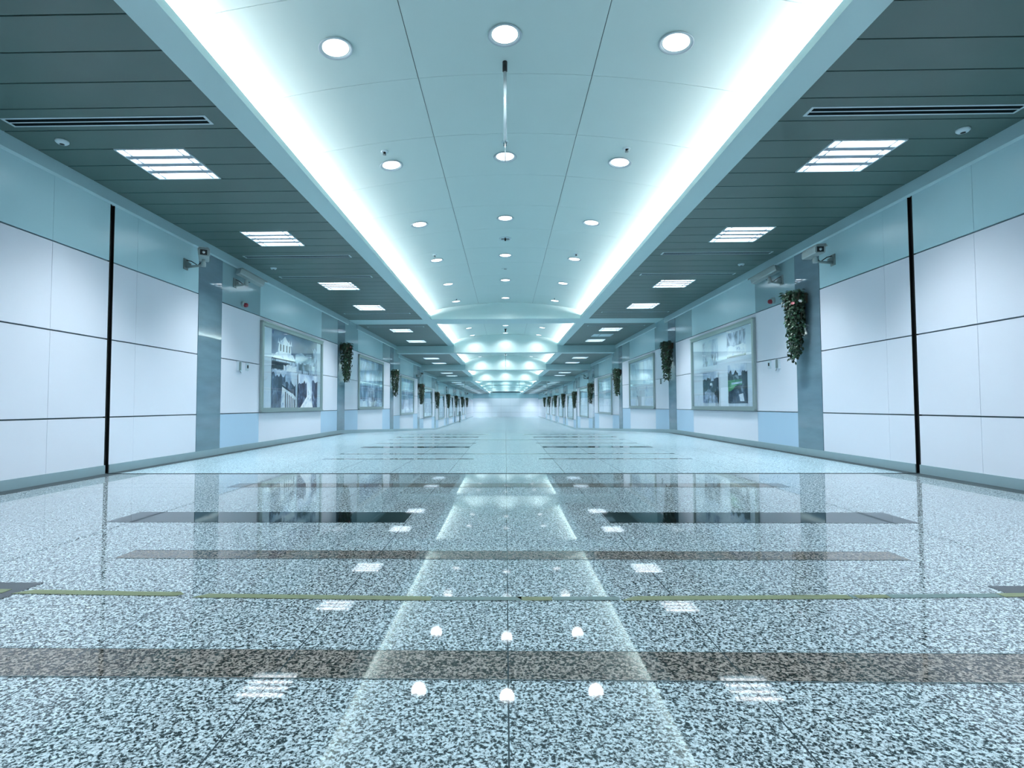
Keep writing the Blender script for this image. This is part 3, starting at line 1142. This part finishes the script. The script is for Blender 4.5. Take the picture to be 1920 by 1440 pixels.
def make_plant(seed, n_leaf, tip_y, fl):
    """hangs from z=0 down to about -.95; wall is at x=+.02, the corridor towards -x"""
    rg = random.Random(seed)
    t = thing('hanging_plant', 'x', 'hanging plant')
    b = MB()
    b.lathe([(.0005, -.20), (.06, -.20), (.09, -.12), (.105, -.04), (.112, -.035), (.10, -.03), (.0005, -.05)], 'stem', 20, at=(-.13, 0, 0))
    b.box(-.04, .015, -.05, .05, -.16, -.02, 'stem')
    b.build('planter', t)
    st = MB()
    vines = []
    for i in range(26):
        a = rg.uniform(0, 2 * PI)
        L_ = rg.choice([.95, .9, .8, .72, .6, .85])
        r0 = rg.uniform(.09, .135)
        pts = [Vector((-.14, 0, -.04)), Vector((-.14 + r0 * math.cos(a) * .8, r0 * math.sin(a) * .9, .0))]
        for j in range(1, 9):
            f = j / 8
            rr = r0 * (1.05 - .55 * f ** 1.6)
            pts.append(Vector((min(-.02, -.14 + rr * math.cos(a + f * .4)), rr * math.sin(a + f * .4) + tip_y * f, -L_ * f)))
        vines.append(pts)
        st.tube(pts, .003, 'stem', 4)
    st.build('vine', t)
    f = MB()
    cnt_ = 0
    while cnt_ < n_leaf:
        v = rg.choice(vines)
        j = rg.uniform(1, len(v) - 1.001)
        i = int(j)
        p = v[i].lerp(v[i + 1], j - i)
        c = Vector((-.14, tip_y * min(1, max(0, -p.z)), p.z))
        n = (p - c)
        n.z = 0
        if n.length < .005: n = Vector((-1, 0, 0))
        n = n.normalized() + Vector((rg.uniform(-.5, .5), rg.uniform(-.6, .6), rg.uniform(-.1, .6)))
        q = p + Vector((rg.uniform(-.03, .03), rg.uniform(-.03, .03), rg.uniform(-.02, .03)))
        if q.x > -.01: q.x = -.01
        dn = Vector((rg.uniform(-.6, .6), rg.uniform(-.6, .6), -1))
        leaf(f, q, n, dn, rg.uniform(.035, .06), 'leaf' if rg.random() < .66 else 'leaf2')
        cnt_ += 1
    for i in range(60):          # crown of leaves over the basket
        a = rg.uniform(0, 2 * PI)
        r = rg.uniform(.02, .14)
        q = Vector((min(-.02, -.14 + r * math.cos(a)), r * math.sin(a), rg.uniform(-.04, .045) - r * .2))
        leaf(f, q, Vector((math.cos(a), math.sin(a), 1.2)), Vector((math.cos(a), math.sin(a), -.4)), rg.uniform(.04, .065), 'leaf' if rg.random() < .6 else 'leaf2')
    f.build('foliage', t, fix=False)
    for i in range(fl):
        a = PI + rg.uniform(-1.6, 1.6)
        c = Vector((-.14 + .14 * math.cos(a), .14 * math.sin(a), rg.uniform(-.20, -.01)))
        m = MB()
        mt = 'petal_w' if i % 3 else 'petal_p'
        n = Vector((math.cos(a), math.sin(a), .5)).normalized()
        u = n.orthogonal().normalized(); w = n.cross(u)
        for k in range(6):
            an = k * PI / 3
            d = u * math.cos(an) + w * math.sin(an)
            e = n.cross(d)
            m.face([c, c + d * .016 + e * .010 + n * .006, c + d * .030 + n * .010, c + d * .016 - e * .010 + n * .006], mt)
        m.build('flower', t, fix=False)
    return t


plants = [make_plant(11, 950, .0, 9), make_plant(12, 800, .03, 3), make_plant(13, 800, -.03, 2)]
pused = [[False], [False], [False]]
WHICH = ['first', 'second', 'third', 'fourth', 'fifth', 'sixth', 'seventh', 'eighth', 'ninth']
for side, sn in ((-1, 'left'), (1, 'right')):
    for k in range(9):
        if side < 0 and k == 0: continue
        y = PIL[k] + .33 - (.12 if k else 0)
        d = wall_drop(y)
        v = 0 if (side > 0 and k == 0) else 1 + (k + (side > 0)) % 2
        if side > 0 and k == 0:
            lab = 'large trailing ivy with white and pink flowers on the nearest right pilaster'
        else:
            lab = '%strailing dark green ivy, %s from the camera on the %s wall' % ('tiny ' if k > 5 else '', WHICH[k - (side < 0)], sn)
        o = place(plants[v], pused[v], (side * (WX - .012), y, 2.25 - d), lab, 'trailing ivies on the pilasters')
        if side < 0:
            o.rotation_euler = (0, 0, PI)

# ------------------------------------------------------------------ security cameras
def make_camera(name_label, side, y, z, arm_to, body_c, yaw, pitch, length=.36, tilt_up=.0, hooded=True):
    """plate on the wall, arm, swivel, housing; yaw 0 looks back along -y"""
    t = thing('security_camera', name_label, 'security camera', (side * (WX - .0), y, z))
    X = lambda v: -side * v
    b = MB()
    b.box(0, X(.012), -.045, .045, -.07, .07, 'cam_grey')
    b.prism([(X(.01), .05), (X(.07), .01), (X(.07), -.015), (X(.01), -.055)], -.014, .014, 'cam_grey')
    ax, ay, az = arm_to
    b.tube([(X(.01), 0, -.035), (X(.09), ay * .3, -.032), (X(ax), ay, az)], [.020, .016, .014], 'cam_grey', 12)
    b.build('bracket', t)
    sw = MB()
    sw.lathe([(.028, -.02), (.030, .0), (.030, .03), (.022, .045), (.018, .075)], 'cam_white', 20, at=(X(ax), ay, az))
    sw.build('swivel', t)
    cb = MB()
    bx, by, bz = body_c
    cb.tube([(X(.012), .01, .055), (X(ax * .35), ay * .4, .035), (X(ax * .7), ay * .8, az + .0), (X(bx - .01), by, bz - .07)], .006, 'black', 8)
    cb.build('cable', t)
    hs = bpy.data.objects.new('housing', None)
    m = MB()
    l2 = length / 2
    prof = [(-.052, -.045), (.052, -.045), (.060, -.030), (.060, .030), (.045, .048), (-.045, .048), (-.060, .030), (-.060, -.030)]
    m.prism(prof, -l2, l2, 'cam_white')
    ho = m.build('housing', t)
    ho.location = (X(bx), by, bz)
    ho.rotation_euler = (pitch, 0, yaw)
    m = MB()
    m.prism([(-.066, .030), (-.050, .056), (.050, .056), (.066, .030), (.070, .034), (.052, .061), (-.052, .061), (-.070, .034)], -l2 - .035, l2 - .02, 'cam_white')
    m.build('sunshield', ho)
    m = MB()
    m.box(-.040, .040, -l2 - .004, -l2 + .004, -.032, .034, 'black')
    m.build('front_glass', ho)
    m = MB()
    m.lathe([(.0005, -.008), (.016, -.008), (.018, 0)], 'chrome', 16, axis='Y', at=(0, -l2 - .003, 0))
    m.build('lens', ho)
    bpy.data.objects.remove(hs)
    return t


make_camera('boxy camera on a wall arm facing the viewer, left wall before the first pilaster', -1, 6.79, 2.535, (.25, -.02, -.02), (.26, -.03, .105), .50, 0.0, .32)
make_camera('boxy camera on a wall arm facing the viewer, right wall beside the nearest pilaster', 1, 6.79, 2.52, (.24, -.02, -.02), (.26, -.02, .09), -.06, 0.02, .34)
make_camera('tilted camera pointing away down the corridor, left wall past the first pilaster', -1, 8.05, 2.58, (.16, .05, -.01), (.19, .12, .11), PI - .55, .30, .42)
make_camera('tilted camera pointing away down the corridor, right wall past the nearest pilaster', 1, 8.05, 2.56, (.16, .05, -.01), (.19, .12, .11), PI + .55, .30, .42)
make_camera('small distant camera above the ivy of the fourth left pilaster', -1, 24.75, 2.07, (.22, 0, -.02), (.24, 0, .10), .3, 0, .34)
make_camera('small distant camera above the prints past the fourth right pilaster', 1, 26.9, 2.05, (.22, 0, -.02), (.24, 0, .10), PI - .5, .2, .36)
make_camera('tiny camera at the far end of the left wall', -1, 55.0, 1.83, (.22, 0, -.02), (.24, 0, .10), 0, 0, .36)
make_camera('tiny camera at the far end of the right wall', 1, 55.0, 1.83, (.22, 0, -.02), (.24, 0, .10), 0, 0, .36)

# ------------------------------------------------------------------ alarm beacons, small wall boxes
for s, sn in ((-1, 'left'), (1, 'right')):
    t = thing('alarm_beacon', 'small white and red alarm beacon under the tilted camera on the %s wall' % sn, 'alarm beacon', (s * (WX - .0), 8.30, 2.285))
    m = MB(); m.lathe([(.0005, 0), (.045, 0), (.045, .03), (.038, .045), (.0005, .046)], 'cam_white', 20, axis='X', at=(0, 0, .015))
    if s > 0:
        for i, v in enumerate(m.v): m.v[i] = (-v[0], v[1], v[2])
    m.build('beacon_base', t)
    m = MB(); m.lathe([(.036, .04), (.034, .075), (.022, .092), (.0005, .096)], 'red', 20, axis='X', at=(0, 0, 0))
    if s > 0:
        for i, v in enumerate(m.v): m.v[i] = (-v[0], v[1], v[2])
    m.build('beacon_lens', t)
    ya, yb = 8.20, 8.47
    t = thing('wall_phone', 'small pale handset box under the panel joint on the %s wall' % sn, 'wall box', (s * WX, ya, 1.31))
    X = lambda v: -s * v
    m = MB(); m.box(0, X(.035), -.05, .05, -.07, .08, 'white_plastic'); m.build('case', t)
    m = MB(); m.box(X(.035), X(.055), -.035, -.010, -.06, .07, 'cam_grey'); m.build('handset', t)
    m = MB(); m.tube([(X(.04), -.02, -.06), (X(.045), 0, -.095), (X(.035), .03, -.10), (X(.02), .035, -.07)], .004, 'cam_grey', 6); m.build('cord', t)
    t = thing('wall_switch', 'small pale switch plate with a dark key beside the handset box on the %s wall' % sn, 'switch', (s * WX, yb, 1.32))
    m = MB(); m.box(0, X(.018), -.04, .04, -.06, .06, 'white_plastic'); m.build('plate', t)
    m = MB(); m.box(X(.018), X(.026), -.012, .016, -.02, .03, 'black'); m.build('key', t)
t = thing('door_handle_bar', 'tiny dark latch on the right wall below the second ivy', 'latch', (WX, 14.35, 1.33))
m = MB(); m.box(0, -.03, -.02, .02, -.08, .06, 'cam_grey'); m.build('latch_bar', t)
m = MB(); m.box(0, -.012, -.035, .035, -.03, .03, 'cam_white'); m.build('latch_plate', t)
# tall grey post standing by the far left wall
t = thing('floor_post', 'slim grey green post standing by the far left wall', 'post', (-3.93, 45.8, -RD))
m = MB(); m.lathe([(.0005, 0), (.16, 0), (.16, .02), (.05, .03)], 'cam_grey', 20); m.build('foot', t)
m = MB(); m.box(-.05, .05, -.05, .05, .02, .95, 'cam_grey'); m.build('shaft', t)
m = MB(); m.box(-.10, .10, -.02, .02, .55, .90, 'cam_white'); m.build('sign_plate', t)

# ------------------------------------------------------------------ glass smoke barrier under the fourth cross beam
zt = CEIL - DROP[4] - .008
t = thing('smoke_barrier', 'clear glass smoke barrier hanging under the fourth cross beam', 'glass barrier', (0, 32.21, zt))
n = 5
wv = 2 * (WX - .03) / n
for i in range(n):
    x0 = -(WX - .03) + i * wv
    g = MB(); g.box(x0 + .012, x0 + wv - .012, -.004, .004, -.50, -.002, 'curtain'); g.build('glass_pane', t)
for i in range(1, n):
    x0 = -(WX - .03) + i * wv
    g = MB(); g.box(x0 - .012, x0 + .012, -.012, .012, -.50, 0, 'alu'); g.build('mullion', t)

# ------------------------------------------------------------------ tape on the floor
def tape(x0, x1, y0, y1, w, mat, lab, ragged=(0, 0), group=None):
    mb = MB()
    n = max(2, int(abs(x1 - x0) / .06))
    rg = random.Random(int(x0 * 1000))
    top, bot = [], []
    for i in range(n + 1):
        f = i / n
        x = x0 + (x1 - x0) * f
        y = y0 + (y1 - y0) * f + rg.uniform(-.0012, .0012)
        top.append((x + (ragged[0] if i == 0 else ragged[1] if i == n else 0), y + w / 2))
        bot.append((x, y - w / 2))
    for i in range(n):
        mb.hexa([(*bot[i], .0013), (*bot[i + 1], .0013), (*top[i + 1], .0013), (*top[i], .0013),
                 (*bot[i], .0022), (*bot[i + 1], .0022), (*top[i + 1], .0022), (*top[i], .0022)], mat)
    if ragged[1] < 0:           # a curled, folded end
        x, y = bot[-1]
        mb.face([(x - .045, y + w * .9, .0026), (x + .004, y + w * .55, .010), (x + .030, y + w * .15, .006), (x, y, .0026)], mat)
    o = mb.build('floor_tape')
    tag(o, lab, 'floor tape', group)


tape(-2.55, -1.885, 2.025, 2.010, .040, 'tape', 'yellow tape piece on the black tile at the left edge')
tape(-1.845, -1.215, 2.005, 1.985, .042, 'tape', 'yellow floor tape with a curled right end, left of the photo', (.05, -.03))
tape(-1.145, -.275, 1.972, 1.950, .040, 'tape', 'long yellow floor tape left of the centre joint', (.04, 0))
tape(-.272, .05, 1.950, 1.952, .034, 'tape_grey', 'worn grey tape between the long yellow tape and centre joint')
tape(.052, .16, 1.953, 1.954, .036, 'tape', 'short yellow scrap of tape just right of the centre joint', (-.02, 0))
tape(.165, .40, 1.954, 1.958, .034, 'tape_grey', 'worn grey tape between the short scrap and long right yellow tape')
tape(.405, 1.235, 1.958, 1.985, .040, 'tape', 'long yellow floor tape right of the centre joint', (.05, 0))
tape(1.238, 1.255, 1.986, 1.986, .03, 'tape_grey', 'tiny grey scrap of tape between two right yellow tapes')
tape(1.257, 1.375, 1.987, 1.992, .032, 'tape', 'short yellow tape right of the long right yellow tape')
tape(1.378, 1.785, 1.992, 2.006, .036, 'tape_grey', 'worn grey tape running to the black tile on the right')
tape(1.79, 2.55, 2.008, 2.030, .036, 'tape', 'yellow tape piece on the black tile at the right edge')
